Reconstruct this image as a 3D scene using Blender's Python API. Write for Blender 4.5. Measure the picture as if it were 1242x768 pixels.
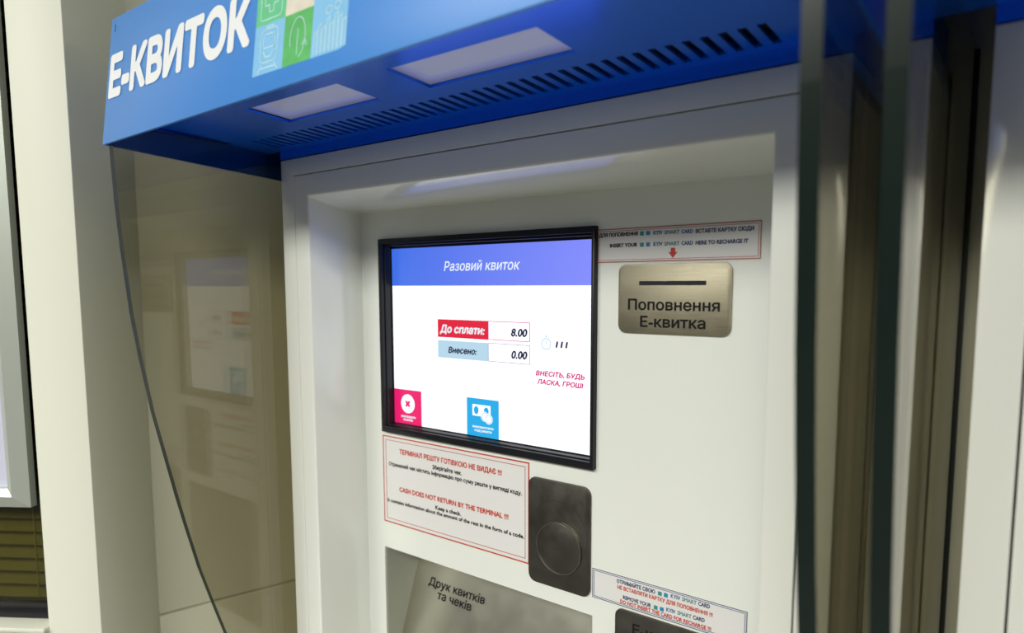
import bpy, bmesh, math
from mathutils import Matrix, Vector
from math import radians, sin, cos, pi

for o in list(bpy.data.objects): bpy.data.objects.remove(o)
scene = bpy.context.scene
COL = scene.collection

S = 0.62          # metres per layout unit
H = 1.5           # camera height, metres
XC = 0.7313       # centre line of the left machine, layout units (X grows to the left)

# ------------------------------------------------------------ camera
cd = bpy.data.cameras.new('camera'); cam = bpy.data.objects.new('camera', cd); COL.objects.link(cam)
R = [[0.793849004996787, -0.05881587753273108, 0.605263950533704],
     [-0.0018631445396279144, 0.9950718802336433, 0.09913870011608078],
     [-0.6081120669399973, -0.07982885266829606, 0.7898272395426912]]
Rb = Matrix((R[0], [-v for v in R[2]], R[1]))
cam.matrix_world = Matrix.Translation((0, -S, H)) @ Rb.to_4x4()
cd.sensor_width = 36; cd.lens = 833.386 / 1242 * 36
cd.shift_x = -6.52 / 1242; cd.shift_y = 46.08 / 1242
cd.clip_start = 0.02; cd.clip_end = 60
cd.dof.use_dof = True; cd.dof.focus_distance = 0.74; cd.dof.aperture_fstop = 4.0
scene.camera = cam

# ------------------------------------------------------------ world, exposure
w = bpy.data.worlds.new('hall_air'); scene.world = w; w.use_nodes = True
bg = w.node_tree.nodes['Background']
bg.inputs[0].default_value = (0.93, 0.95, 0.86, 1); bg.inputs[1].default_value = 0.12
scene.view_settings.view_transform = 'Standard'; scene.view_settings.look = 'None'
scene.view_settings.gamma = 1; scene.view_settings.exposure = 0.0
scene.view_settings.use_curve_mapping = False

LAMPS = [((0.6, -2.9), 112), ((-1.6, -3.2), 112), ((2.8, -3.0), 80)]   # ceiling fittings: place, watts

# ------------------------------------------------------------ materials
def mat(name, col, rough=0.5, metal=0.0, spec=0.5, emit=None, es=1.0, coat=0.0, bump=0.0, bscale=600, bdist=0.0004, vary=0.0, vscale=6):
    m = bpy.data.materials.new(name); m.use_nodes = True
    nt = m.node_tree; b = nt.nodes['Principled BSDF']
    b.inputs['Base Color'].default_value = (*col, 1)
    b.inputs['Roughness'].default_value = rough; b.inputs['Metallic'].default_value = metal
    b.inputs['Specular IOR Level'].default_value = spec; b.inputs['Coat Weight'].default_value = coat; b.inputs['Coat Roughness'].default_value = 0.13
    if emit:
        b.inputs['Emission Color'].default_value = (*emit, 1); b.inputs['Emission Strength'].default_value = es
    tc = nt.nodes.new('ShaderNodeTexCoord')
    if vary:
        n = nt.nodes.new('ShaderNodeTexNoise'); n.inputs['Scale'].default_value = vscale; n.inputs['Detail'].default_value = 5
        nt.links.new(tc.outputs['Object'], n.inputs['Vector'])
        mr = nt.nodes.new('ShaderNodeMapRange'); mr.inputs[3].default_value = 1 - vary; mr.inputs[4].default_value = 1 + vary
        nt.links.new(n.outputs[0], mr.inputs[0])
        mx = nt.nodes.new('ShaderNodeVectorMath'); mx.operation = 'SCALE'; mx.inputs[0].default_value = col
        nt.links.new(mr.outputs[0], mx.inputs['Scale']); nt.links.new(mx.outputs[0], b.inputs['Base Color'])
    if bump:
        n = nt.nodes.new('ShaderNodeTexNoise'); n.inputs['Scale'].default_value = bscale; n.inputs['Detail'].default_value = 2
        nt.links.new(tc.outputs['Object'], n.inputs['Vector'])
        bp = nt.nodes.new('ShaderNodeBump'); bp.inputs['Strength'].default_value = bump; bp.inputs['Distance'].default_value = bdist
        nt.links.new(n.outputs[0], bp.inputs['Height']); nt.links.new(bp.outputs[0], b.inputs['Normal'])
    return m

def brushed(name, col, rough, stretch=(1, 1, 60), vary=0.12, bump=0.25):
    m = mat(name, col, rough, 1.0)
    nt = m.node_tree; b = nt.nodes['Principled BSDF']
    tc = nt.nodes.new('ShaderNodeTexCoord'); mp = nt.nodes.new('ShaderNodeMapping'); mp.inputs['Scale'].default_value = stretch
    n = nt.nodes.new('ShaderNodeTexNoise'); n.inputs['Scale'].default_value = 25; n.inputs['Detail'].default_value = 6
    nt.links.new(tc.outputs['Object'], mp.inputs[0]); nt.links.new(mp.outputs[0], n.inputs['Vector'])
    n2 = nt.nodes.new('ShaderNodeTexNoise'); n2.inputs['Scale'].default_value = 45; n2.inputs['Detail'].default_value = 8; n2.inputs['Roughness'].default_value = 0.7
    nt.links.new(tc.outputs['Object'], n2.inputs['Vector'])
    ad = nt.nodes.new('ShaderNodeMath'); ad.operation = 'ADD'
    nt.links.new(n.outputs[0], ad.inputs[0]); nt.links.new(n2.outputs[0], ad.inputs[1])
    mr = nt.nodes.new('ShaderNodeMapRange'); mr.inputs[1].default_value = 0.6; mr.inputs[2].default_value = 1.4
    mr.inputs[3].default_value = 1 - vary; mr.inputs[4].default_value = 1 + vary
    nt.links.new(ad.outputs[0], mr.inputs[0])
    mx = nt.nodes.new('ShaderNodeVectorMath'); mx.operation = 'SCALE'; mx.inputs[0].default_value = col
    nt.links.new(mr.outputs[0], mx.inputs['Scale']); nt.links.new(mx.outputs[0], b.inputs['Base Color'])
    mr2 = nt.nodes.new('ShaderNodeMapRange'); mr2.inputs[1].default_value = 0.6; mr2.inputs[2].default_value = 1.4
    mr2.inputs[3].default_value = rough - vary * 0.6; mr2.inputs[4].default_value = rough + vary * 0.9
    nt.links.new(ad.outputs[0], mr2.inputs[0]); nt.links.new(mr2.outputs[0], b.inputs['Roughness'])
    bp = nt.nodes.new('ShaderNodeBump'); bp.inputs['Strength'].default_value = bump; bp.inputs['Distance'].default_value = 0.0003
    nt.links.new(ad.outputs[0], bp.inputs['Height']); nt.links.new(bp.outputs[0], b.inputs['Normal'])
    return m

def glow(name, col, s=1.0):
    m = bpy.data.materials.new(name); m.use_nodes = True; nt = m.node_tree
    b = nt.nodes['Principled BSDF']; b.inputs['Base Color'].default_value = (0.01, 0.01, 0.012, 1)
    b.inputs['Roughness'].default_value = 0.25
    b.inputs['Emission Color'].default_value = (*col, 1); b.inputs['Emission Strength'].default_value = s
    return m

def glass_mat(name, tint):
    # clear sheet with bronze tint: tinted see-through plus mirror by the Schlick law, equal from both sides
    m = bpy.data.materials.new(name); m.use_nodes = True; nt = m.node_tree; nt.nodes.clear(); L = nt.links.new
    out = nt.nodes.new('ShaderNodeOutputMaterial'); mix = nt.nodes.new('ShaderNodeMixShader')
    tr = nt.nodes.new('ShaderNodeBsdfTransparent'); tr.inputs[0].default_value = (*tint, 1)
    gl = nt.nodes.new('ShaderNodeBsdfGlossy'); gl.inputs['Roughness'].default_value = 0.012; gl.inputs[0].default_value = (0.95, 0.93, 0.9, 1)
    g = nt.nodes.new('ShaderNodeNewGeometry'); dt = nt.nodes.new('ShaderNodeVectorMath'); dt.operation = 'DOT_PRODUCT'
    L(g.outputs['Normal'], dt.inputs[0]); L(g.outputs['Incoming'], dt.inputs[1])
    ab = nt.nodes.new('ShaderNodeMath'); ab.operation = 'ABSOLUTE'; L(dt.outputs['Value'], ab.inputs[0])
    s1 = nt.nodes.new('ShaderNodeMath'); s1.operation = 'SUBTRACT'; s1.inputs[0].default_value = 1; L(ab.outputs[0], s1.inputs[1])
    pw = nt.nodes.new('ShaderNodeMath'); pw.operation = 'POWER'; pw.inputs[1].default_value = 5; L(s1.outputs[0], pw.inputs[0])
    ma = nt.nodes.new('ShaderNodeMath'); ma.operation = 'MULTIPLY_ADD'; ma.inputs[1].default_value = 0.95; ma.inputs[2].default_value = 0.045
    L(pw.outputs[0], ma.inputs[0]); L(ma.outputs[0], mix.inputs[0]); L(tr.outputs[0], mix.inputs[1]); L(gl.outputs[0], mix.inputs[2])
    L(mix.outputs[0], out.inputs[0])
    return m

M = dict(
    white=mat('white_powder_coat', (0.78, 0.80, 0.74), 0.32, coat=1.0, bump=0.30, bscale=700, bdist=0.0003),
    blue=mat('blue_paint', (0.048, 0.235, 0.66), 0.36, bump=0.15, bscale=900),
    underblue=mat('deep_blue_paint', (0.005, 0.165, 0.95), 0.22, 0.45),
    black=mat('black_plastic', (0.008, 0.008, 0.011), 0.33, spec=0.35),
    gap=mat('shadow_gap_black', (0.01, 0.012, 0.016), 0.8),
    seal=mat('black_rubber_seal', (0.008, 0.009, 0.008), 0.6),
    steel=brushed('brushed_steel', (0.34, 0.31, 0.22), 0.46),
    dsteel=brushed('dull_dark_steel', (0.13, 0.122, 0.105), 0.40, (1, 1, 1), 0.18),
    chute=brushed('chute_steel', (0.62, 0.60, 0.50), 0.30, (1, 1, 1), 0.04, 0.04),
    rim=mat('bright_steel_rim', (0.40, 0.38, 0.33), 0.3, 1.0),
    label=mat('sticker_white', (0.72, 0.71, 0.69), 0.35),
    red=mat('print_red', (0.50, 0.035, 0.02), 0.4),
    dred=mat('print_dark_red', (0.42, 0.08, 0.06), 0.4),
    ink=mat('print_black', (0.008, 0.008, 0.008), 0.7, spec=0.2),
    navy=mat('print_navy', (0.015, 0.03, 0.11), 0.4),
    pblue=mat('print_blue', (0.03, 0.11, 0.28), 0.4),
    teal=mat('print_teal', (0.03, 0.26, 0.24), 0.4),
    sky=mat('print_sky', (0.02, 0.22, 0.42), 0.4),
    greytxt=mat('print_grey_teal', (0.13, 0.25, 0.27), 0.4),
    letter=mat('sign_white', (0.83, 0.85, 0.86), 0.4),
    pgreen=mat('sign_green', (0.13, 0.56, 0.27), 0.4, vary=0.12, vscale=60),
    pdgreen=mat('sign_leaf_green', (0.10, 0.46, 0.13), 0.4, vary=0.35, vscale=70),
    plblue=mat('sign_light_blue', (0.22, 0.52, 0.82), 0.4, vary=0.08, vscale=40),
    pcream=mat('sign_cream', (0.70, 0.66, 0.56), 0.4, vary=0.2, vscale=80),
    pline=mat('sign_pale_line', (0.55, 0.80, 0.85), 0.4),
    pane=mat('frosted_light_pane', (0.60, 0.62, 0.80), 0.04, 0.45, emit=(0.55, 0.60, 1.0), es=0.20, coat=0.6),
    glass=glass_mat('bronze_glass', (0.77, 0.75, 0.67)),
    gedge=mat('glass_edge_dark', (0.006, 0.012, 0.010), 0.25, spec=0.25),
    wall=mat('wall_paint', (0.56, 0.55, 0.42), 0.6, bump=0.25, bscale=260, bdist=0.0006, vary=0.03, vscale=5),
    post=mat('post_paint', (0.72, 0.73, 0.62), 0.5, bump=0.2, bscale=300, bdist=0.0004),
    floor=mat('floor_granite', (0.13, 0.125, 0.12), 0.35, vary=0.2, vscale=90),
    ceil=mat('ceiling_white', (0.7, 0.7, 0.66), 0.8),
    lamp=glow('lamp_diffuser', (1.0, 0.99, 0.9), 3.0),
    alu=mat('satin_aluminium', (0.55, 0.59, 0.53), 0.35, 0.45),
    poster=mat('poster_sheet', (0.55, 0.56, 0.68), 0.25),
    slat=mat('blind_slat', (0.46, 0.42, 0.13), 0.5),
    wglass=mat('dark_window_glass', (0.01, 0.012, 0.01), 0.06),
    e_white=glow('screen_white', (0.93, 0.96, 1.0), 1.25),
    e_text=glow('screen_title_white', (0.85, 0.93, 1.0), 0.95),
    e_red=glow('screen_red', (0.80, 0.012, 0.045), 0.95),
    e_lblue=glow('screen_pale_blue', (0.50, 0.72, 0.88), 0.95),
    e_navy=glow('screen_navy', (0.015, 0.02, 0.10), 0.5),
    e_pink=glow('screen_pink', (0.86, 0.004, 0.15), 1.0),
    e_magenta=glow('screen_magenta', (0.75, 0.02, 0.22), 0.9),
    e_cyan=glow('screen_cyan', (0.015, 0.42, 0.82), 1.0),
    e_line=glow('screen_rule', (0.30, 0.32, 0.55), 0.8),
)
# header bar of the shown page: violet-blue, paler to the right and downward
m = glow('screen_header', (0.1, 0.2, 0.8), 1.0); M['e_head'] = m
nt = m.node_tree; b = nt.nodes['Principled BSDF']
tc = nt.nodes.new('ShaderNodeTexCoord'); sp = nt.nodes.new('ShaderNodeSeparateXYZ'); nt.links.new(tc.outputs['Generated'], sp.inputs[0])
cr = nt.nodes.new('ShaderNodeValToRGB'); e = cr.color_ramp.elements
e[0].position = 0.0; e[0].color = (0.045, 0.16, 0.80, 1); e[1].position = 1.0; e[1].color = (0.23, 0.27, 0.98, 1)
nt.links.new(sp.outputs[0], cr.inputs[0]); nt.links.new(cr.outputs[0], b.inputs['Emission Color'])

# ------------------------------------------------------------ mesh helpers (layout units -> metres)
ORG = (0.0, 0.0, 0.0)
def T(X, Y, z):           # layout point -> metres, relative to the current thing's origin
    return Vector((-(X) * S - ORG[0], -z * S - ORG[1], Y * S + H - ORG[2]))

def finish(name, bm, material, parent=None, smooth=False, bevel=0, segs=2, ang=0.5, only=None):
    bmesh.ops.remove_doubles(bm, verts=bm.verts, dist=1e-6)
    bmesh.ops.recalc_face_normals(bm, faces=bm.faces)
    if bevel:
        es = [e for e in bm.edges if len(e.link_faces) == 2 and e.calc_face_angle(0) > ang and (only is None or only(e))]
        bmesh.ops.bevel(bm, geom=es, offset=bevel, segments=segs, profile=0.5, affect='EDGES', clamp_overlap=True)
    me = bpy.data.meshes.new(name); bm.to_mesh(me); bm.free()
    mats = material if isinstance(material, list) else [material]
    for k in mats: me.materials.append(k)
    if smooth or bevel:
        me.polygons.foreach_set('use_smooth', [True] * len(me.polygons))
        try: me.set_sharp_from_angle(angle=radians(35))
        except Exception: pass
    o = bpy.data.objects.new(name, me); COL.objects.link(o)
    if parent: o.parent = parent
    return o

def hexa(bm, P):          # 8 layout points: bottom four then top four, same order
    v = [bm.verts.new(T(*p)) for p in P]
    for f in ((0, 1, 2, 3), (4, 5, 6, 7), (0, 1, 5, 4), (1, 2, 6, 5), (2, 3, 7, 6), (3, 0, 4, 7)):
        bm.faces.new([v[i] for i in f])

def box(bm, X0, X1, Y0, Y1, z0, z1):
    hexa(bm, [(X0, Y0, z0), (X1, Y0, z0), (X1, Y0, z1), (X0, Y0, z1), (X0, Y1, z0), (X1, Y1, z0), (X1, Y1, z1), (X0, Y1, z1)])

def loops(bm, Ls, close=True):
    V = [[bm.verts.new(T(*p)) for p in L] for L in Ls]
    n = len(V[0]); m_ = len(V)
    for i in range(m_ if close else m_ - 1):
        a, b_ = V[i], V[(i + 1) % m_]
        for k in range(n): bm.faces.new((a[k], a[(k + 1) % n], b_[(k + 1) % n], b_[k]))
    return V

def rect(X0, Y1, X1, Y0, z):    # left, top, right, bottom
    return [(X0, Y1, z), (X1, Y1, z), (X1, Y0, z), (X0, Y0, z)]

def ring(bm, outer, inner, z0, z1):
    loops(bm, [rect(*outer, z0), rect(*outer, z1), rect(*inner, z1), rect(*inner, z0)])

def rrect(X0, Y1, X1, Y0, r, n=5):
    pts = []
    for cx, cy, a0 in ((X1 + r, Y1 - r, 90), (X1 + r, Y0 + r, 0), (X0 - r, Y0 + r, -90), (X0 - r, Y1 - r, -180)):
        for k in range(n + 1):
            a = radians(a0 - 90 * k / n); pts.append((cx - r * cos(a), cy + r * sin(a)))
    return pts

def plate(bm, outline, z0, z1):
    a = [bm.verts.new(T(x, y, z0)) for x, y in outline]; b_ = [bm.verts.new(T(x, y, z1)) for x, y in outline]
    bm.faces.new(a); bm.faces.new(b_); n = len(a)
    for k in range(n): bm.faces.new((a[k], a[(k + 1) % n], b_[(k + 1) % n], b_[k]))

def circle(cx, cy, r, n=40): return [(cx + r * cos(2 * pi * k / n), cy + r * sin(2 * pi * k / n)) for k in range(n)]

def annulus(bm, cx, cy, r0, r1, z0, z1, n=40):
    loops(bm, [[(x, y, z0) for x, y in circle(cx, cy, r1, n)], [(x, y, z1) for x, y in circle(cx, cy, r1, n)],
               [(x, y, z1) for x, y in circle(cx, cy, r0, n)], [(x, y, z0) for x, y in circle(cx, cy, r0, n)]])

def sheet(bm, xs, ys, hole, f, thick):   # grid of cells minus holes, given as f(x, y)->point, solidified
    V = {}
    def v(i, j):
        if (i, j) not in V: V[i, j] = bm.verts.new(T(*f(xs[i], ys[j])))
        return V[i, j]
    fs = []
    for i in range(len(xs) - 1):
        for j in range(len(ys) - 1):
            if not hole((xs[i] + xs[i + 1]) / 2, (ys[j] + ys[j + 1]) / 2):
                fs.append(bm.faces.new((v(i, j), v(i + 1, j), v(i + 1, j + 1), v(i, j + 1))))
    bmesh.ops.recalc_face_normals(bm, faces=fs)
    bmesh.ops.solidify(bm, geom=fs, thickness=thick)

# ---- lettering: built-in font turned into flat mesh, fitted to width and cap height
_capc = {}
def glyph_mesh(txt, bold, res=3):
    # outlines only from the font; filled here, every outer contour with its own holes, so crossing strokes stay solid
    c = bpy.data.curves.new('t', 'FONT'); c.body = txt.replace('І', 'I').replace('Ї', 'Ï'); c.size = 1; c.resolution_u = res; c.fill_mode = 'NONE'
    o = bpy.data.objects.new('t', c); COL.objects.link(o)
    dg = bpy.context.evaluated_depsgraph_get(); dg.update()
    me = bpy.data.meshes.new_from_object(o.evaluated_get(dg)); bpy.data.objects.remove(o); bpy.data.curves.remove(c)
    nxt = {}
    for e in me.edges: nxt.setdefault(e.vertices[0], []).append(e.vertices[1]); nxt.setdefault(e.vertices[1], []).append(e.vertices[0])
    co = [v.co.copy() for v in me.vertices]; seen = set(); cs = []
    for e in me.edges:
        a0 = e.vertices[0]
        if a0 in seen: continue
        loop = [a0]; seen.add(a0); cur = a0
        while True:
            k = [q for q in nxt[cur] if q not in seen]
            if not k: break
            cur = min(k, key=lambda q: abs(q - cur)) if len(loop) == 1 else k[0]
            loop.append(cur); seen.add(cur)
        if loop[0] + 1 != loop[1] and len(loop) > 2 and loop[-1] == loop[0] + 1: loop = [loop[0]] + loop[:0:-1]
        cs.append([co[i] for i in loop])
    from mathutils.geometry import delaunay_2d_cdt
    cs = [L for L in cs if len(L) > 2]
    cs.sort(key=lambda L: min(p.x for p in L)); clusters = []; hi = -1e9
    for L in cs:                                   # one cluster per letter
        x0, x1 = min(p.x for p in L), max(p.x for p in L)
        if x0 < hi - 1e-4: clusters[-1].append(L)
        else: clusters.append([L])
        hi = max(hi, x1) if x0 < hi - 1e-4 else x1
    def wind(x, y, Ls):
        w_ = 0
        for L in Ls:
            for i in range(len(L)):
                p, q = L[i - 1], L[i]
                if (p.y <= y) != (q.y <= y):
                    if p.x + (y - p.y) * (q.x - p.x) / (q.y - p.y) > x: w_ += 1 if q.y > p.y else -1
        return w_
    V, F = [], []
    for Ls in clusters:
        vs, es = [], []
        for L in Ls:
            n0 = len(vs); vs += [Vector((p.x, p.y)) for p in L]; es += [(n0 + i, n0 + (i + 1) % len(L)) for i in range(len(L))]
        ov, oe, of = delaunay_2d_cdt(vs, es, [], 0, 1e-5)[:3]
        base = len(V); V += [(p.x, p.y, 0) for p in ov]
        for t in of:
            cx, cy = sum(ov[i].x for i in t) / 3, sum(ov[i].y for i in t) / 3
            if wind(cx, cy, Ls): F.append(tuple(base + i for i in t))
    bpy.data.meshes.remove(me)
    me = bpy.data.meshes.new('t'); me.from_pydata(V, [], F); me.update()
    return me
def capheight(bold):
    if bold not in _capc:
        me = glyph_mesh('Н', bold); ys = [v.co.y for v in me.vertices]; _capc[bold] = max(ys); 
        bpy.data.meshes.remove(me)
    return _capc[bold]
def lettering(name, txt, XL, XR, Yb, cap, zf, material, parent, bold=0.02, shear=0.0, res=2):
    me = glyph_mesh(txt, 0, res)
    xs = [v.co.x for v in me.vertices]; x0, x1 = min(xs), max(xs); ch = capheight(0)
    wd = XL - XR - shear * cap
    if bold:
        d = bold; offs = [(d, 0), (-d, 0), (0, d), (0, -d)] if bold < 0.047 else [(d * cos(k * pi / 6), d * sin(k * pi / 6)) for k in range(12)]
        bb = bmesh.new(); bb.from_mesh(me); src = list(bb.verts) + list(bb.edges) + list(bb.faces); keep = list(bb.verts)
        lay = 8e-6
        for ox, oy in offs[1:]:
            g = bmesh.ops.duplicate(bb, geom=src)['geom']
            for v in g:
                if isinstance(v, bmesh.types.BMVert): v.co.x += ox; v.co.y += oy; v.co.z = lay
            lay += 8e-6
        for v in keep: v.co.x += offs[0][0]; v.co.y += offs[0][1]
        bb.to_mesh(me); bb.free()
        x0 -= d; x1 += d; ch += d
    for v in me.vertices:
        x = (v.co.x - x0) / (x1 - x0) * wd; y = v.co.y / ch * cap
        x += shear * y
        Y = Yb + y; z = zf(Y) if callable(zf) else zf
        v.co = T(XL - x, Y, z + v.co.z)
    me.materials.clear(); me.materials.append(material); me.name = name
    o = bpy.data.objects.new(name, me); COL.objects.link(o); o.parent = parent
    return o

def thing(name, loc, label, cat, group=None):
    global ORG
    ORG = tuple(loc)
    o = bpy.data.objects.new(name, None); o.empty_display_size = 0.1; COL.objects.link(o); o.location = loc
    o['label'] = label; o['category'] = cat
    if group: o['group'] = group
    return o
def struct(o): o['kind'] = 'structure'; return o

FLOORY = -H / S

# ============================================================ SETTING
ORG = (0, 0, 0)
dw = Vector((-0.26763, -0.96352)); dwin = Vector((0.83324, 0.55292)); nb = Vector((-0.55292, 0.83324))
P0 = Vector((1.5, -0.02)); C1 = Vector((1.5874, 0.29465)); C2 = Vector((1.47965, 0.45703)); B = C2 + dwin * 0.1128
def prism(bm, pts, Y0, Y1):
    a = [bm.verts.new(T(p[0], Y0, p[1])) for p in pts]; b_ = [bm.verts.new(T(p[0], Y1, p[1])) for p in pts]
    bm.faces.new(a); bm.faces.new(b_); n = len(a)
    for k in range(n): bm.faces.new((a[k], a[(k + 1) % n], b_[(k + 1) % n], b_[k]))
CEILY = 2.4
bm = bmesh.new(); box(bm, 3.4, -6, FLOORY - 0.1, FLOORY, -0.3, 8); struct(finish('floor', bm, M['floor']))
bm = bmesh.new(); box(bm, 3.4, -6, CEILY, CEILY + 0.1, -0.3, 8); struct(finish('ceiling', bm, M['ceil']))
ND = -0.26       # the two machine bodies stand in a shallow recess of the back wall
PITCH = 1.2215
bm = bmesh.new()
for a_, b_ in ((1.5, 1.2790), (0.1837, 1.2790 - PITCH), (0.1837 - PITCH, -6)): box(bm, a_, b_, FLOORY, CEILY, ND, -0.0285)
box(bm, 1.2790, 0.1837, 0.262, CEILY, ND, -0.0285); box(bm, 1.2790 - PITCH, 0.1837 - PITCH, 0.262, CEILY, ND, -0.0285)
box(bm, 1.5, -6, FLOORY, CEILY, ND - 0.05, ND)
struct(finish('wall_back', bm, M['wall']))
wallside = Vector((0.9635, -0.2676))
bm = bmesh.new(); prism(bm, [P0 + dw * 0.0086, C1, C1 + wallside * 0.2, P0 + dw * 0.0086 + wallside * 0.2], -0.7555, CEILY)
struct(finish('wall_left', bm, M['wall']))
bm = bmesh.new(); f_ = -wallside * 0.006
prism(bm, [P0 + f_, C1 + f_, C1 + wallside * 0.2, P0 + wallside * 0.2], FLOORY, -0.7595)
struct(finish('baseboard_left', bm, M['wall'], bevel=0.0012))
bm = bmesh.new(); prism(bm, [C2, B, B + (C1 - C2) * 1.15, C1 - (C1 - C2) * -0.15], FLOORY, CEILY)
struct(finish('trim_1', bm, M['post'], bevel=0.002))
# window in the wall beyond the post
E_ = B + dwin * 1.9
back = -nb
bm = bmesh.new(); prism(bm, [B, E_, E_ - nb * 0.2, B - nb * 0.2], FLOORY, -0.689)
prism(bm, [B, E_, E_ - nb * 0.2, B - nb * 0.2], 1.25, CEILY)
struct(finish('wall_window', bm, M['post']))
bm = bmesh.new(); q0 = B + dwin * 0.001 + nb * 0.012; q1 = E_ + nb * 0.012
prism(bm, [q0, q1, q1 - nb * 0.075, q0 - nb * 0.075], -0.6985, -0.6885)
struct(finish('trim_2', bm, M['post'], bevel=0.002))
wz = -0.045
def wp(a, d): return B + dwin * a + nb * d
win = bpy.data.objects.new('window_1', None); COL.objects.link(win); win['kind'] = 'structure'
ORG = (0, 0, 0)
bm = bmesh.new()
prism(bm, [wp(0.0, -0.03), wp(0.012, -0.03), wp(0.012, -0.07), wp(0.0, -0.07)], -0.688, 1.25)
prism(bm, [wp(0.012, -0.03), wp(1.9, -0.03), wp(1.9, -0.07), wp(0.012, -0.07)], 1.22, 1.25)
prism(bm, [wp(0.012, -0.03), wp(1.9, -0.03), wp(1.9, -0.07), wp(0.012, -0.07)], -0.688, -0.668)
finish('window_frame', bm, M['black'], win, bevel=0.001)
bm = bmesh.new(); prism(bm, [wp(0.010, -0.052), wp(1.9, -0.052), wp(1.9, -0.06), wp(0.010, -0.06)], -0.67, 1.23)
pane_m = glass_mat('window_pane_glass', (0.62, 0.62, 0.5)); finish('window_pane', bm, pane_m, win)
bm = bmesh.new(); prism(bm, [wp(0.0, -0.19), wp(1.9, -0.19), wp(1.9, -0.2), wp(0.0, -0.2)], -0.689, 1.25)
finish('room_darkness_panel', bm, M['gap'], win).name = 'room_dark_sheet'  # black sheet stands in for the darkness of the room behind the blind
# Venetian blind behind the pane: slats hang as single parts
slat_me = None
bm = bmesh.new()
hexa(bm, [tuple((p[0], y, p[1])) for p, y in [(wp(0.02, -0.075), 0.0), (wp(1.88, -0.075), 0.0), (wp(1.88, -0.105), 0.018), (wp(0.02, -0.105), 0.018),
                                            (wp(0.02, -0.074), 0.0022), (wp(1.88, -0.074), 0.0022), (wp(1.88, -0.104), 0.0202), (wp(0.02, -0.104), 0.0202)]])
sl = finish('slat', bm, M['slat'], win)
base = -0.665
sl.location = (0, 0, base * S)
for k in range(1, 62):
    c = sl.copy(); COL.objects.link(c); c.parent = win; c.location = (0, 0, (base + 0.0292 * k) * S)
for a in (0.075, 0.9):
    bm = bmesh.new(); prism(bm, [wp(a, -0.073), wp(a + 0.003, -0.073), wp(a + 0.003, -0.0745), wp(a, -0.0745)], -0.665, 1.2)
    finish('ladder_cord', bm, M['slat'], win)

# hall lamps on the ceiling
for i, ((lx, ly), watt) in enumerate(LAMPS):
    zc = CEILY * S + H
    lab = ['wide ceiling lamp in front of the two machines', 'wide ceiling lamp to the right of the machines', 'wide ceiling lamp far left near the window wall'][i]
    t = thing('ceiling_lamp', (lx, ly, zc), lab, 'lamp', None); t.location = (-lx if False else lx, ly, zc)
    ORG = (lx, ly, zc)
    def wbox(bm, x0, x1, y0, y1, z0, z1):
        v = [bm.verts.new((x - lx, y - ly, z - zc)) for z in (z0, z1) for x, y in ((x0, y0), (x1, y0), (x1, y1), (x0, y1))]
        for f in ((0, 1, 2, 3), (4, 5, 6, 7), (0, 1, 5, 4), (1, 2, 6, 5), (2, 3, 7, 6), (3, 0, 4, 7)): bm.faces.new([v[k] for k in f])
    bm = bmesh.new(); wbox(bm, lx - 0.8, lx + 0.8, ly - 0.6, ly + 0.6, zc - 0.06, zc); finish('lamp_housing', bm, M['alu'], t, bevel=0.004)
    bm = bmesh.new(); wbox(bm, lx - 0.76, lx + 0.76, ly - 0.56, ly + 0.56, zc - 0.068, zc - 0.0605); finish('diffuser', bm, M['lamp'], t)
    ld = bpy.data.lights.new('tube_light', 'AREA'); ld.shape = 'RECTANGLE'; ld.size = 1.5; ld.size_y = 1.1; ld.energy = watt; ld.color = (1.0, 0.99, 0.93)
    lo = bpy.data.objects.new('tube_light', ld); COL.objects.link(lo); lo.parent = t; lo.location = (0, 0, -0.08)

# ============================================================ TICKET MACHINE
OX = (-XC * S, 0.0, 0.0)
mach = thing('ticket_machine', OX, 'white ticket machine under a blue canopy, screen and both notices in full view', 'ticket machine')
ORG = OX
ZF = 0.1402
# cabinet: frame around the door
bm = bmesh.new(); ring(bm, (1.2770, 0.2585, 0.1857, FLOORY + 0.001), (1.2358, 0.2258, 0.2260, -2.30), -0.25, ZF)
finish('cabinet', bm, M['white'], mach, bevel=0.0006)
bm = bmesh.new(); box(bm, 1.2355, 0.2263, -2.2995, 0.2255, -0.25, -0.24); finish('back_plate', bm, M['gap'], mach)
# door with its deep opening
bm = bmesh.new()
oT, oB, oL, oR = 0.1818, -1.08, 1.1899, 0.2708
loops(bm, [rect(1.2330, 0.2232, 0.2288, -2.298, 0.0), rect(1.2330, 0.2232, 0.2288, -2.298, ZF), rect(oL, oT, oR, oB, ZF),
           rect(1.1965, 0.1565, 0.2640, -1.05, 0.0), rect(1.1965, 0.1565, 0.2640, -1.05, -0.008)], close=False)
oedge = lambda e: all(abs(v.co.x) < (1.2330 - XC) * S - 0.01 for v in e.verts) and all(v.co.z < (0.2232 * S + H - ORG[2]) - 0.01 for v in e.verts) and all(v.co.z > (-2.298 * S + H - ORG[2]) + 0.05 for v in e.verts)
door = finish('door', bm, M['white'], mach, bevel=0.0028, segs=3, ang=0.15, only=oedge)
# inner face plate with openings for screen and chute
RX0, RX1, RY1, RY0 = 1.138, 0.604, -0.5785, -0.9295
bm = bmesh.new()
sheet(bm, [0.262, 0.5999, RX1, 1.1265, RX0, 1.1985], [-1.052, RY0, RY1, -0.3045, 0.0905, 0.1585],
      lambda x, y: (0.5999 < x < 1.1265 and -0.3045 < y < 0.0905) or (RX1 < x < RX0 and RY0 < y < RY1), lambda x, y: (x, y, -0.0042), 0.004 * S)
finish('face_plate', bm, M['white'], mach)

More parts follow.
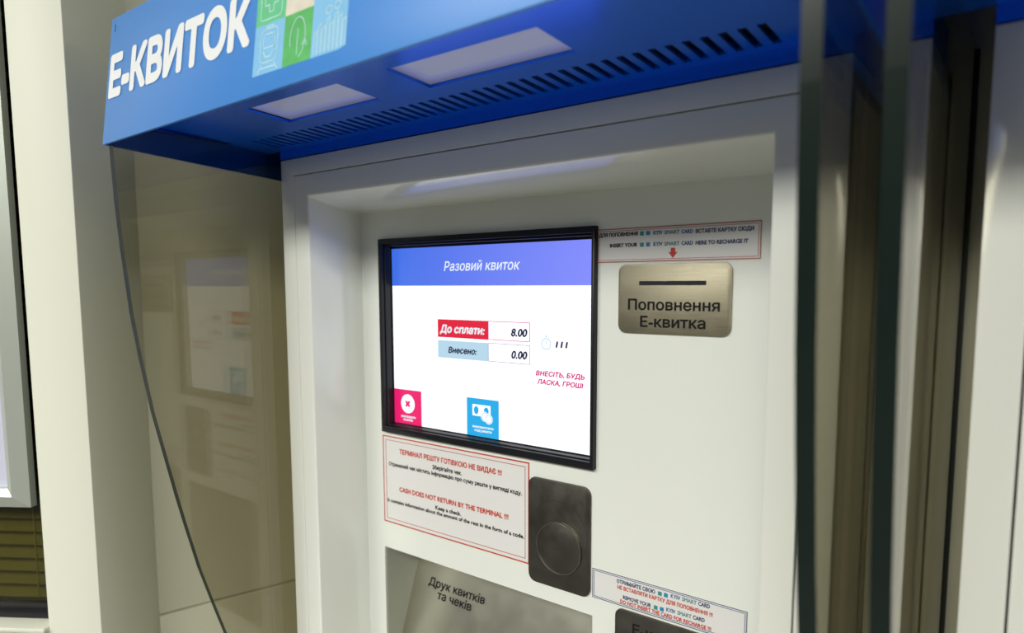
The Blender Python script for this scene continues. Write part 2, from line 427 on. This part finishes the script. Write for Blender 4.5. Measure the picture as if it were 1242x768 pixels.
# ---- screen
bz = (1.1308, 0.0993, 0.5963, -0.3143)
bm = bmesh.new(); ring(bm, bz, (1.1235, 0.0880, 0.6030, -0.3010), -0.03, 0.0113); ob = finish('screen_bezel', bm, M['black'], mach, bevel=0.0008)
bm = bmesh.new(); ring(bm, (1.1236, 0.0881, 0.6029, -0.3011), (1.1205, 0.0840, 0.6055, -0.2985), -0.03, 0.002); finish('inner_lip', bm, M['black'], ob, bevel=0.0006)
ZD = -0.016
bm = bmesh.new(); box(bm, 1.127, 0.600, -0.305, 0.091, ZD - 0.012, ZD - 0.0006); finish('panel_margin', bm, M['black'], ob)
bm = bmesh.new(); box(bm, 1.1168, 0.6140, -0.2962, 0.0791, ZD - 0.004, ZD)
disp = finish('display', bm, M['e_white'], mach); disp['label'] = 'lit white touch screen page with a blue header'
def flat(name, pts4, z, material, parent, th=0.0003):
    bm = bmesh.new(); box(bm, pts4[0], pts4[2], pts4[3], pts4[1], z, z + th); return finish(name, bm, material, parent)
z1, z2, z3 = ZD + 0.0002, ZD + 0.0007, ZD + 0.0011
flat('header_bar', (1.1168, 0.0791, 0.6140, 0.0009), z1, M['e_head'], disp)
flat('amount_label', (0.9833, -0.0668, 0.8494, -0.1032), z1, M['e_red'], disp)
flat('paid_label', (0.9833, -0.1095, 0.8494, -0.1451), z1, M['e_lblue'], disp)
def outline(name, r, t, z, material, parent, th=0.0003):
    bm = bmesh.new(); ring(bm, r, (r[0] - t, r[1] - t, r[2] + t, r[3] + t), z, z + th); return finish(name, bm, material, parent)
outline('amount_box', (0.8494, -0.0668, 0.7491, -0.1030), 0.0012, z1, M['e_magenta'], disp)
outline('paid_box', (0.8494, -0.1090, 0.7491, -0.1450), 0.0010, z1, M['e_line'], disp)
cb = flat('cancel_button', (1.1168, -0.2213, 1.0340, -0.2962), z1, M['e_pink'], disp)
db = flat('change_button', (0.9058, -0.2204, 0.8238, -0.2962), z1, M['e_cyan'], disp)
bm = bmesh.new(); plate(bm, circle(1.0749, -0.2516, 0.0205), z2, z2 + 0.0002); finish('cancel_icon', bm, M['e_white'], disp)
bm = bmesh.new()
for s_ in (1, -1):
    c_, d_ = 0.0085, 0.0028
    pts = [(-c_, -d_), (c_, -d_), (c_, d_), (-c_, d_)]
    plate(bm, [(1.0749 + (x * cos(s_ * pi / 4) - y * sin(s_ * pi / 4)), -0.2516 + (x * sin(s_ * pi / 4) + y * cos(s_ * pi / 4))) for x, y in pts], z3, z3 + 0.0002 * (1 + s_ * .2))
finish('cross', bm, M['e_pink'], disp)
flat('banknote', (0.8904, -0.2326, 0.8443, -0.2553), z2, M['e_white'], disp)
bm = bmesh.new()
for cx in (0.8805, 0.8545): plate(bm, [(cx + 0.0065 * cos(a) , -0.244 + 0.0085 * sin(a)) for a in [k * pi / 4 + pi / 8 for k in range(8)]], z3, z3 + 0.0002)
finish('note_print', bm, M['e_cyan'], disp)
bm = bmesh.new()
for k, (cx, cy) in enumerate(((0.8583, -0.2548), (0.8480, -0.2590))):
    plate(bm, circle(cx, cy, 0.0098, 24), z3 + 0.0003 * k + 0.0003, z3 + 0.0003 * k + 0.0004)
finish('coins', bm, M['e_white'], disp)
bm = bmesh.new()
for k, (cx, cy) in enumerate(((0.8583, -0.2548), (0.8480, -0.2590))):
    annulus(bm, cx, cy, 0.0072, 0.0084, z3 + 0.0003 * k + 0.00042, z3 + 0.0003 * k + 0.0005, 20)
finish('coin_print', bm, M['e_cyan'], disp)
bm = bmesh.new(); annulus(bm, 0.7127, -0.1045, 0.0090, 0.0108, z1, z1 + 0.0003); box(bm, 0.7142, 0.7112, -0.0925, -0.0885, z1, z1 + 0.0003)
box(bm, 0.7135, 0.7119, -0.1045, -0.0985, z1, z1 + 0.0003); finish('stopwatch_icon', bm, M['e_lblue'], disp)
def dl(txt, a, b_, y, c, m_, bold=0.01, sh=0.2, z=z2, nm='lettering'): lettering(nm, txt, a, b_, y, c, z, m_, disp, bold, sh, 3)
dl('Разовий квиток', 0.9636, 0.7702, 0.0306, 0.0190, M['e_text'], 0.012)
dl('До сплати:', 0.9764, 0.8555, -0.0932, 0.0160, M['e_text'], 0.045, z=z3)
dl('Внесено:', 0.9541, 0.8767, -0.1338, 0.0125, M['e_navy'], 0.045, z=z3)
dl('8.00', 0.7942, 0.7531, -0.0935, 0.0155, M['e_navy'], 0.045)
dl('0.00', 0.7937, 0.7531, -0.1352, 0.0155, M['e_navy'], 0.045)
dl('111', 0.6920, 0.6648, -0.1097, 0.0120, M['e_navy'], 0.045)
dl('ВНЕСІТЬ, БУДЬ', 0.7357, 0.6286, -0.1631, 0.0092, M['e_magenta'], 0.046)
dl('ЛАСКА, ГРОШІ', 0.7325, 0.6324, -0.1786, 0.0092, M['e_magenta'], 0.046)
dl('анулювати', 1.0963, 1.0517, -0.2818, 0.0052, M['e_text'], 0.05, 0, z3)
dl('платіж', 1.0887, 1.0594, -0.2888, 0.0052, M['e_text'], 0.05, 0, z3)
dl('використати', 0.8908, 0.8366, -0.2790, 0.0050, M['e_text'], 0.05, 0, z3)
dl('код решти', 0.8854, 0.8414, -0.2862, 0.0050, M['e_text'], 0.05, 0, z3)

# ---- notices stuck on the face
def notice(r, material, border, label):
    bm = bmesh.new(); box(bm, r[0], r[2], r[3], r[1], -0.0002, 0.0006); o = finish('notice_label', bm, material, mach); o['label'] = label
    return o
def nl(o, txt, a, b_, y, c, m_, bold=0.02): lettering('lettering', txt, a, b_, y, c, 0.0008, m_, o, bold, 0, 2)
r = (0.5992, 0.0928, 0.3267, 0.0383)
n1 = notice(r, M['label'], None, 'white notice with a thin red border above the card plate')
outline('border_line', r, 0.0014, 0.0006, M['dred'], n1)
outline('border_line', (r[0] - 0.0034, r[1] - 0.0034, r[2] + 0.0034, r[3] + 0.0034), 0.0008, 0.0006, M['dred'], n1)
for a in [('ДЛЯ ПОПОВНЕННЯ', 0.5942, 0.5227, 0.0803, 'ink'), ('KYIV', 0.4957, 0.4798, 0.0803, 'pblue'), ('SMART', 0.4770, 0.4516, 0.0800, 'greytxt'),
          ('CARD', 0.4489, 0.4296, 0.0798, 'pblue'), ('ВСТАВТЕ КАРТКУ СЮДИ', 0.4259, 0.3373, 0.0794, 'navy'), ('INSERT YOUR', 0.5736, 0.5234, 0.0629, 'ink'),
          ('KYIV', 0.4954, 0.4794, 0.0626, 'pblue'), ('SMART', 0.4766, 0.4512, 0.0624, 'greytxt'), ('CARD', 0.4485, 0.4292, 0.0622, 'pblue'),
          ('HERE TO RECHARGE IT', 0.4255, 0.3451, 0.0619, 'navy')]:
    nl(n1, a[0], a[1], a[2], a[3], 0.0062, M[a[4]], 0.05)
for X, Y, k in ((0.5191, 0.0862, 'teal'), (0.5082, 0.0862, 'sky'), (0.5188, 0.0684, 'teal'), (0.5079, 0.0684, 'sky')):
    flat('square_mark', (X, Y, X - 0.0067, Y - 0.0065), 0.0006, M[k], n1)
bm = bmesh.new(); cx = 0.4619
plate(bm, [(cx + 0.0036, 0.0585), (cx - 0.0036, 0.0585), (cx - 0.0036, 0.0520), (cx - 0.0074, 0.0520), (cx, 0.0428), (cx + 0.0074, 0.0520), (cx + 0.0036, 0.0520)], 0.0006, 0.0010)
finish('down_arrow', bm, M['red'], n1)

r = (1.1394, -0.3244, 0.7386, -0.5194)
n2 = notice(r, M['label'], None, 'large white notice with a double red border below the screen')
outline('border_line', r, 0.0026, 0.0006, M['red'], n2)
outline('border_line', (r[0] - 0.0090, r[1] - 0.0090, r[2] + 0.0090, r[3] + 0.0090), 0.0012, 0.0006, M['dred'], n2)
for t_, a, b_, y, c, k in [('ТЕРМІНАЛ РЕШТУ ГОТІВКОЮ НЕ ВИДАЄ !!!', 1.0872, 0.8036, -0.3598, 0.0108, 'red'), ('Зберігайте чек.', 0.9885, 0.9067, -0.3770, 0.0090, 'ink'),
        ('Отриманий чек містить інформацію про суму решти у вигляді коду.', 1.1212, 0.7559, -0.3900, 0.0086, 'ink'),
        ('CASH DOES NOT RETURN BY THE TERMINAL !!!', 1.0894, 0.7879, -0.4434, 0.0108, 'red'), ('Keep a check.', 0.9813, 0.9094, -0.4614, 0.0090, 'ink'),
        ('It contains information about the amount of the rest in the form of a code.', 1.1275, 0.7505, -0.4724, 0.0086, 'ink')]:
    nl(n2, t_, a, b_, y, c, M[k], 0.045)

r = (0.6011, -0.4905, 0.3291, -0.5435)
n3 = notice(r, M['label'], None, 'white notice with a blue border above the lower dark plate')
outline('border_line', r, 0.0012, 0.0006, M['navy'], n3)
outline('border_line', (r[0] - 0.0030, r[1] - 0.0030, r[2] + 0.0030, r[3] + 0.0030), 0.0010, 0.0006, M['pblue'], n3)
for t_, a, b_, y, k in [('ОТРИМАЙТЕ СВОЮ', 0.5529, 0.4812, -0.5046, 'navy'), ('KYIV', 0.4536, 0.4370, -0.5030, 'pblue'), ('SMART', 0.4343, 0.4094, -0.5028, 'greytxt'), ('CARD', 0.4070, 0.3875, -0.5024, 'navy'),
        ('НЕ ВСТАВЛЯТИ КАРТКУ ДЛЯ ПОПОВНЕННЯ !!!', 0.5515, 0.3828, -0.5148, 'red'), ('REMOVE YOUR', 0.5405, 0.4879, -0.5300, 'navy'),
        ('KYIV', 0.4609, 0.4449, -0.5282, 'pblue'), ('SMART', 0.4418, 0.4174, -0.5278, 'greytxt'), ('CARD', 0.4153, 0.3954, -0.5274, 'navy'),
        ('DO NOT INSERT THE CARD FOR RECHARGE !!!', 0.5459, 0.3847, -0.5385, 'red')]:
    nl(n3, t_, a, b_, y, 0.0070, M[k], 0.045)
for X, Y, k in ((0.4762, -0.4984, 'teal'), (0.4655, -0.4982, 'sky'), (0.4831, -0.5242, 'teal'), (0.4722, -0.5240, 'sky')):
    flat('square_mark', (X, Y, X - 0.0068, Y - 0.0068), 0.0006, M[k], n3)

# ---- metal plates
bm = bmesh.new(); plate(bm, rrect(0.5552, 0.0346, 0.3664, -0.0762, 0.0135), -0.0005, 0.0035)
p1 = finish('card_plate', bm, M['steel'], mach, bevel=0.0005); p1['label'] = 'brushed steel plate with the card slot'
flat('card_slot', (0.5177, 0.0075, 0.4058, 0.0008), 0.0035, M['gap'], p1)
lettering('lettering', 'Поповнення', 0.5372, 0.3836, -0.0381, 0.0176, 0.0038, M['ink'], p1, 0.024, 0, 3)
lettering('lettering', 'Е-квитка', 0.5150, 0.4052, -0.0651, 0.0176, 0.0038, M['ink'], p1, 0.024, 0, 3)
bm = bmesh.new(); plate(bm, rrect(0.5540, -0.5475, 0.3664, -0.6590, 0.0135), -0.0005, 0.0035)
p2 = finish('card_plate', bm, M['dsteel'], mach, bevel=0.0005); p2['label'] = 'dark steel plate at the lower edge of the picture'
lettering('lettering', 'Е-квиток', 0.5202, 0.4080, -0.5835, 0.0176, 0.0038, M['ink'], p2, 0.024, 0, 3)
flat('card_slot', (0.5177, -0.6120, 0.4058, -0.6190), 0.0035, M['gap'], p2)
bm = bmesh.new(); plate(bm, rrect(0.7385, -0.3482, 0.6044, -0.5475, 0.0165), -0.0005, 0.0040)
p3 = finish('coin_plate', bm, M['dsteel'], mach, bevel=0.0006); p3['label'] = 'dark steel coin plate with a round disc'
bm = bmesh.new(); plate(bm, circle(0.6687, -0.4698, 0.0462, 64), 0.0038, 0.0080); finish('coin_disc', bm, M['dsteel'], p3, bevel=0.0004)
bm = bmesh.new(); annulus(bm, 0.6687, -0.4698, 0.0462, 0.0474, 0.0038, 0.0092, 64); finish('disc_rim', bm, M['rim'], p3, bevel=0.0003)
bm = bmesh.new(); annulus(bm, 0.6715, -0.4455, 0.0610, 0.0616, 0.0038, 0.00405, 64); finish('scribed_ring', bm, M['gap'], p3)

# ---- ticket chute
ZP = lambda y: 0.3446 * (y + 0.9295) * -1
bm = bmesh.new()
hexa(bm, [(RX0, RY0, 0.0), (RX1, RY0, 0.0), (RX1, RY0 - 0.01, -0.004), (RX0, RY0 - 0.01, -0.004), (RX0, RY1, ZP(RY1)), (RX1, RY1, ZP(RY1)), (RX1, RY1, ZP(RY1) - 0.006), (RX0, RY1, ZP(RY1) - 0.006)])
ch = finish('chute_plate', bm, M['chute'], mach); ch['label'] = 'sloping steel ticket chute with two lines of black print'
lettering('lettering', 'Друк квитків', 1.0905, 0.9225, -0.6838, 0.0172, lambda y: ZP(y) + 0.0008, M['ink'], ch, 0.018, 0, 3)
lettering('lettering', 'та чеків', 1.0571, 0.9546, -0.7055, 0.0172, lambda y: ZP(y) + 0.0008, M['ink'], ch, 0.018, 0, 3)
cheek_m = mat('chute_cheek_grey', (0.34, 0.35, 0.30), 0.5, 0.3)
for x in (RX0, RX1 - 0.003):
    bm = bmesh.new()
    plate_pts = [(RY1, 0.0), (RY0, 0.0), (RY1, ZP(RY1))]
    a = [bm.verts.new(T(x, y, z)) for y, z in plate_pts]; b_ = [bm.verts.new(T(x + 0.003, y, z)) for y, z in plate_pts]
    bm.faces.new(a); bm.faces.new(b_)
    for k in range(3): bm.faces.new((a[k], a[(k + 1) % 3], b_[(k + 1) % 3], b_[k]))
    finish('chute_cheek', bm, cheek_m, mach)
bm = bmesh.new(); box(bm, RX0, RX1, RY1, RY1 + 0.003, ZP(RY1), 0.0); finish('chute_roof', bm, M['white'], mach)

# ---- canopy
CL, CR = 1.3280, 0.1380
YU = lambda z: 0.2850 + 0.06 * (z - 0.2)
YB = lambda X: 0.2470 + (CL - X) * 0.012       # lower edge of the sign board
bm = bmesh.new()
# sign board, leaning back
hexa(bm, [(CL, YB(CL), 0.4625), (CR, YB(CR), 0.4625), (CR, YB(CR), 0.4565), (CL, YB(CL), 0.4565), (CL, 0.4665, 0.4340), (CR, 0.4665, 0.4340), (CR, 0.4665, 0.4280), (CL, 0.4665, 0.4280)])
can = finish('canopy', bm, M['blue'], mach, bevel=0.0012); can['label'] = 'blue canopy with lettered front'
bm = bmesh.new(); box(bm, CL, CR, 0.4605, 0.4662, -0.02, 0.4290); finish('top_sheet', bm, M['blue'], can)
for x0, x1 in ((CL, CL - 0.005), (CR + 0.005, CR)):
    bm = bmesh.new()
    pr = [(0.2475, 0.4580), (0.2235, 0.06), (0.2220, -0.02), (0.4610, -0.02), (0.4610, 0.4300)]
    a = [bm.verts.new(T(x0, y, z)) for y, z in pr]; b_ = [bm.verts.new(T(x1, y, z)) for y, z in pr]
    bm.faces.new(a); bm.faces.new(b_)
    for k in range(5): bm.faces.new((a[k], a[(k + 1) % 5], b_[(k + 1) % 5], b_[k]))
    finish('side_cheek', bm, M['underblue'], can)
# underside sheet with vent slots and two light openings
NS = 46; pitch = 0.0218; sx0 = 0.2570; sw = 0.0105; vz0, vz1 = 0.1610, 0.2225
LZ0, LZ1 = 0.262, 0.347; LX = [(1.066, 0.826), (0.723, 0.472)]
xs = {CL - 0.005, CR + 0.005}
slots = [(sx0 + pitch * k, sx0 + pitch * k + sw) for k in range(NS)]
slots = [s for s in slots if s[1] < CL - 0.02]
for a, b_ in slots: xs |= {a, b_}
bm = bmesh.new()
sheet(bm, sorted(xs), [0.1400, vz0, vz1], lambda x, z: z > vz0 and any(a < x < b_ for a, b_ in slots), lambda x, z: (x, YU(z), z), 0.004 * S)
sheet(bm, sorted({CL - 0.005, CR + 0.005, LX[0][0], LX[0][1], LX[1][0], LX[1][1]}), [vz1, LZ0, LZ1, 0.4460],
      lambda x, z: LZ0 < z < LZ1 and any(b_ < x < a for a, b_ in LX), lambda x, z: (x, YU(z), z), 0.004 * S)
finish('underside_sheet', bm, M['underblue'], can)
bm = bmesh.new(); hexa(bm, [(CL - 0.005, YU(0.14) + 0.018, 0.14), (CR + 0.005, YU(0.14) + 0.018, 0.14), (CR + 0.005, YU(0.24) + 0.018, 0.245), (CL - 0.005, YU(0.24) + 0.018, 0.245),
                            (CL - 0.005, YU(0.14) + 0.021, 0.14), (CR + 0.005, YU(0.14) + 0.021, 0.14), (CR + 0.005, YU(0.24) + 0.021, 0.245), (CL - 0.005, YU(0.24) + 0.021, 0.245)])
finish('vent_dark_sheet', bm, M['gap'], can)  # black sheet added close above the slots, stands in for the shade inside
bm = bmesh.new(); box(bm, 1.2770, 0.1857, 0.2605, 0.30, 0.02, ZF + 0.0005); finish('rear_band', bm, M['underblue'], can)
for a, b_ in LX:
    bm = bmesh.new(); d_ = 0.0045
    e1 = 0.008; A_, B_, Z0, Z1 = a + e1, b_ - e1, LZ0 - e1, LZ1 + e1
    hexa(bm, [(A_, YU(Z0) + d_, Z0), (B_, YU(Z0) + d_, Z0), (B_, YU(Z1) + d_, Z1), (A_, YU(Z1) + d_, Z1),
              (A_, YU(Z0) + d_ + 0.004, Z0), (B_, YU(Z0) + d_ + 0.004, Z0), (B_, YU(Z1) + d_ + 0.004, Z1), (A_, YU(Z1) + d_ + 0.004, Z1)])
    finish('light_pane', bm, M['pane'], can)['label'] = 'pale frosted light pane'
# sign on the board
slope = -0.13
FZ = lambda y: 0.4625 + (y - 0.247) * (0.4340 - 0.4625) / (0.4665 - 0.247) + 0.0007
lettering('lettering', 'Е-КВИТОК', 1.3165, 0.8750, 0.3290, 0.0715, FZ, M['letter'], can, 0.048, 0, 5)
def tile(name, X0, X1, Y0, Y1, material, lift=0.0, th=0.0004):
    bm = bmesh.new()
    f = lambda y: FZ(y) - 0.0003 + lift
    hexa(bm, [(X0, Y0, f(Y0)), (X1, Y0, f(Y0)), (X1, Y0, f(Y0) + th), (X0, Y0, f(Y0) + th), (X0, Y1, f(Y1)), (X1, Y1, f(Y1)), (X1, Y1, f(Y1) + th), (X0, Y1, f(Y1) + th)])
    return finish(name, bm, material, can)
cx_ = [0.8615, 0.7940, 0.7345, 0.6670]; ry = [0.2785, 0.3440, 0.4030, 0.4560]
tiles = {(0, 0): 'plblue', (1, 0): 'pdgreen', (2, 0): 'plblue', (0, 1): 'pgreen', (1, 1): 'pcream', (2, 1): 'plblue', (0, 2): 'pgreen', (1, 2): 'plblue', (2, 2): 'pgreen'}
for (i, j), k in tiles.items(): tile('picture_tile', cx_[i], cx_[i + 1], ry[j], ry[j + 1], M[k])
def strokes(name, segs, wdt=0.0016, closed=False):
    bm = bmesh.new(); lift = 0.0004
    for seg in segs:
        for (ax, ay), (bx_, by_) in zip(seg[:-1], seg[1:]):
            dx, dy = bx_ - ax, by_ - ay; L = math.hypot(dx, dy) or 1; nx, ny = -dy / L * wdt / 2, dx / L * wdt / 2
            ex, ey = dx / L * wdt / 2, dy / L * wdt / 2
            q = [(ax - ex + nx, ay - ey + ny), (bx_ + ex + nx, by_ + ey + ny), (bx_ + ex - nx, by_ + ey - ny), (ax - ex - nx, ay - ey - ny)]
            v = [bm.verts.new(T(x, y, FZ(y) + lift)) for x, y in q]; bm.faces.new(v)
    return finish(name, bm, M['pline'], can)
def rr(x0, y1, x1, y0, r): p = rrect(x0, y1, x1, y0, r, 3); return p + [p[0]]
tc_ = 0.8270
strokes('train_drawing', [rr(tc_ + 0.019, 0.3370, tc_ - 0.019, 0.2930, 0.008), rr(tc_ + 0.013, 0.3300, tc_ - 0.013, 0.3120, 0.004), [(tc_ - 0.008, 0.3400), (tc_ + 0.008, 0.3400)],
                          [(tc_ + 0.012, 0.3080), (tc_ + 0.006, 0.3000), (tc_ - 0.006, 0.3000), (tc_ - 0.012, 0.3080)],
                          [(tc_ + 0.014, 0.2900), (tc_ + 0.022, 0.2810)], [(tc_ - 0.014, 0.2900), (tc_ - 0.022, 0.2810)], [(tc_ + 0.018, 0.2860), (tc_ - 0.018, 0.2860)]])
strokes('cross_drawing', [rr(tc_ + 0.024, 0.3960, tc_ - 0.024, 0.3500, 0.006),
                          [(tc_ + 0.005, 0.389), (tc_ - 0.005, 0.389), (tc_ - 0.005, 0.379), (tc_ - 0.015, 0.379), (tc_ - 0.015, 0.369), (tc_ - 0.005, 0.369), (tc_ - 0.005, 0.359), (tc_ + 0.005, 0.359),
                           (tc_ + 0.005, 0.369), (tc_ + 0.015, 0.369), (tc_ + 0.015, 0.379), (tc_ + 0.005, 0.379), (tc_ + 0.005, 0.389)]])
c2_ = 0.7640
strokes('leaf_drawing', [[(c2_ + 0.016 * sin(a), 0.3110 + 0.026 * cos(a)) for a in [k * pi / 10 for k in range(-9, 7)]], [(c2_, 0.322), (c2_, 0.290)], [(c2_ - 0.010, 0.300), (c2_ - 0.016, 0.306), (c2_ - 0.020, 0.298)]], 0.0013)
c3_ = 0.7010; seg = []
for k in range(8):
    x = c3_ + 0.028 - k * 0.0078; h_ = [0.025, 0.033, 0.028, 0.038, 0.030, 0.040, 0.036, 0.030][k]
    seg.append([(x, 0.2820), (x, 0.2820 + h_), (x - 0.0052, 0.2820 + h_ + 0.003), (x - 0.0052, 0.2820)])
seg += [[(c3_ + 0.002 + 0.006 * cos(a), 0.331 + 0.005 * sin(a)) for a in [k * pi / 5 for k in range(11)]], [(c3_ - 0.014 + 0.006 * cos(a), 0.3335 + 0.005 * sin(a)) for a in [k * pi / 5 for k in range(11)]]]
strokes('city_drawing', seg, 0.0013)
tile('drain_slit', 1.3095, 1.3085, 0.4400, 0.4530, M['gap'], 0.0002)

# ---- glass wings
prof = [(0.283, 0.4560), (0.237, 0.4540), (0.15, 0.4515), (0.07, 0.4465), (-0.048, 0.4365), (-0.13, 0.4255), (-0.235, 0.4085), (-0.332, 0.3880), (-0.405, 0.3725), (-0.472, 0.3570), (-0.56, 0.3355), (-0.64, 0.3115), (-0.718, 0.2870),
        (-0.82, 0.250), (-0.92, 0.208), (-1.02, 0.158), (-1.12, 0.100), (-1.20, 0.045), (-1.27, -0.016), (-1.27, -0.018), (0.283, -0.018)]
def wing(x0, x1):
    bm = bmesh.new()
    a = [bm.verts.new(T(x0, y, z)) for y, z in prof]; b_ = [bm.verts.new(T(x1, y, z)) for y, z in prof]
    fa = bm.faces.new(a); fb = bm.faces.new(b_); n = len(prof)
    for k in range(n):
        f = bm.faces.new((a[k], a[(k + 1) % n], b_[(k + 1) % n], b_[k])); f.material_index = 1
    o = finish('glass_wing', bm, [M['glass'], M['gedge']], mach)
    bm = bmesh.new(); box(bm, x0 + 0.003, x1 - 0.003, -1.30, 0.283, -0.026, -0.0185); finish('rubber_seal', bm, M['seal'], o)
    return o
wing(1.3200, 1.3040)['label'] = 'tinted glass wing on the left side'
wing(0.1552, 0.1392)['label'] = 'tinted glass wing on the right side'

# ---- second, identical machine to the right
def copy_tree(o, parent=None):
    c = o.copy(); COL.objects.link(c)
    if parent: c.parent = parent
    for chd in list(o.children): copy_tree(chd, c)
    return c
m2 = copy_tree(mach); m2.location = (OX[0] + PITCH * S, OX[1], OX[2])
m2['label'] = 'neighbouring ticket machine of which only a blurred left strip shows at the right edge'
m2['group'] = 'pair of ticket machines'; mach['group'] = 'pair of ticket machines'

# ============================================================ POSTER FRAME on the window
pc = wp(0.45, 0.012)
pf = thing('poster_frame', (-pc[0] * S, -pc[1] * S, H + -0.444 * S), 'silver aluminium poster frame with pale sheet hanging before the dark window', 'poster frame')
a0 = (Vector((1.5975, 0.5353)) - B).dot(dwin)
def rail(pts, Y0, Y1):
    bm = bmesh.new(); prism(bm, pts, Y0, Y1); return finish('frame_rail', bm, M['alu'], pf, bevel=0.004, segs=3)
d0, d1 = -0.028, 0.004
def bar(a, b_, Y0, Y1, horizontal):
    # sloped click-frame profile: high at the inner third, falling to the outer edge
    bm = bmesh.new()
    if horizontal:
        cs = [(Y0, d0), (Y1, d0), (Y1, d1 - 0.008), (Y0 + (Y1 - Y0) * 0.65, d1), (Y0, d1 - 0.016)]
        ends = [(a, 0.0), (b_, 0.0)]
        sgn = 1 if Y1 > Y0 else -1; wd = abs(Y1 - Y0)
        L = []
        for e_, dirn in ((a, 1), (b_, -1)):
            L.append([(lambda p: (p[0], y, p[1]))(wp(e_ + dirn * abs(y - Y0), d)) for y, d in cs])
    else:
        cs = [(a, d0), (b_, d0), (b_, d1 - 0.008), (a + (b_ - a) * 0.65, d1), (a, d1 - 0.016)]
        L = []
        for Ye, dirn in ((Y0, 1), (Y1, -1)):
            L.append([(lambda p: (p[0], Ye + dirn * abs(x - a), p[1]))(wp(x, d)) for x, d in cs])
    V = [[bm.verts.new(T(*p)) for p in l] for l in L]; n = 5
    bm.faces.new(V[0]); bm.faces.new(V[1])
    for k in range(n): bm.faces.new((V[0][k], V[0][(k + 1) % n], V[1][(k + 1) % n], V[1][k]))
    return finish('frame_rail', bm, M['alu'], pf)
W_ = 0.040; PL = 0.95
bar(a0, a0 + W_, -0.444, 1.0, False)
bar(a0 + PL, a0 + PL - W_, -0.444, 1.0, False)
bar(a0, a0 + PL, -0.444, -0.444 + W_, True)
bar(a0, a0 + PL, 1.0, 1.0 - W_, True)
bm = bmesh.new(); prism(bm, [wp(a0 + W_ - 0.004, -0.020), wp(a0 + PL - W_ + 0.004, -0.020), wp(a0 + PL - W_ + 0.004, -0.026), wp(a0 + W_ - 0.004, -0.026)], -0.444 + W_ - 0.004, 1.0 - W_ + 0.004)
finish('poster_sheet', bm, M['poster'], pf)
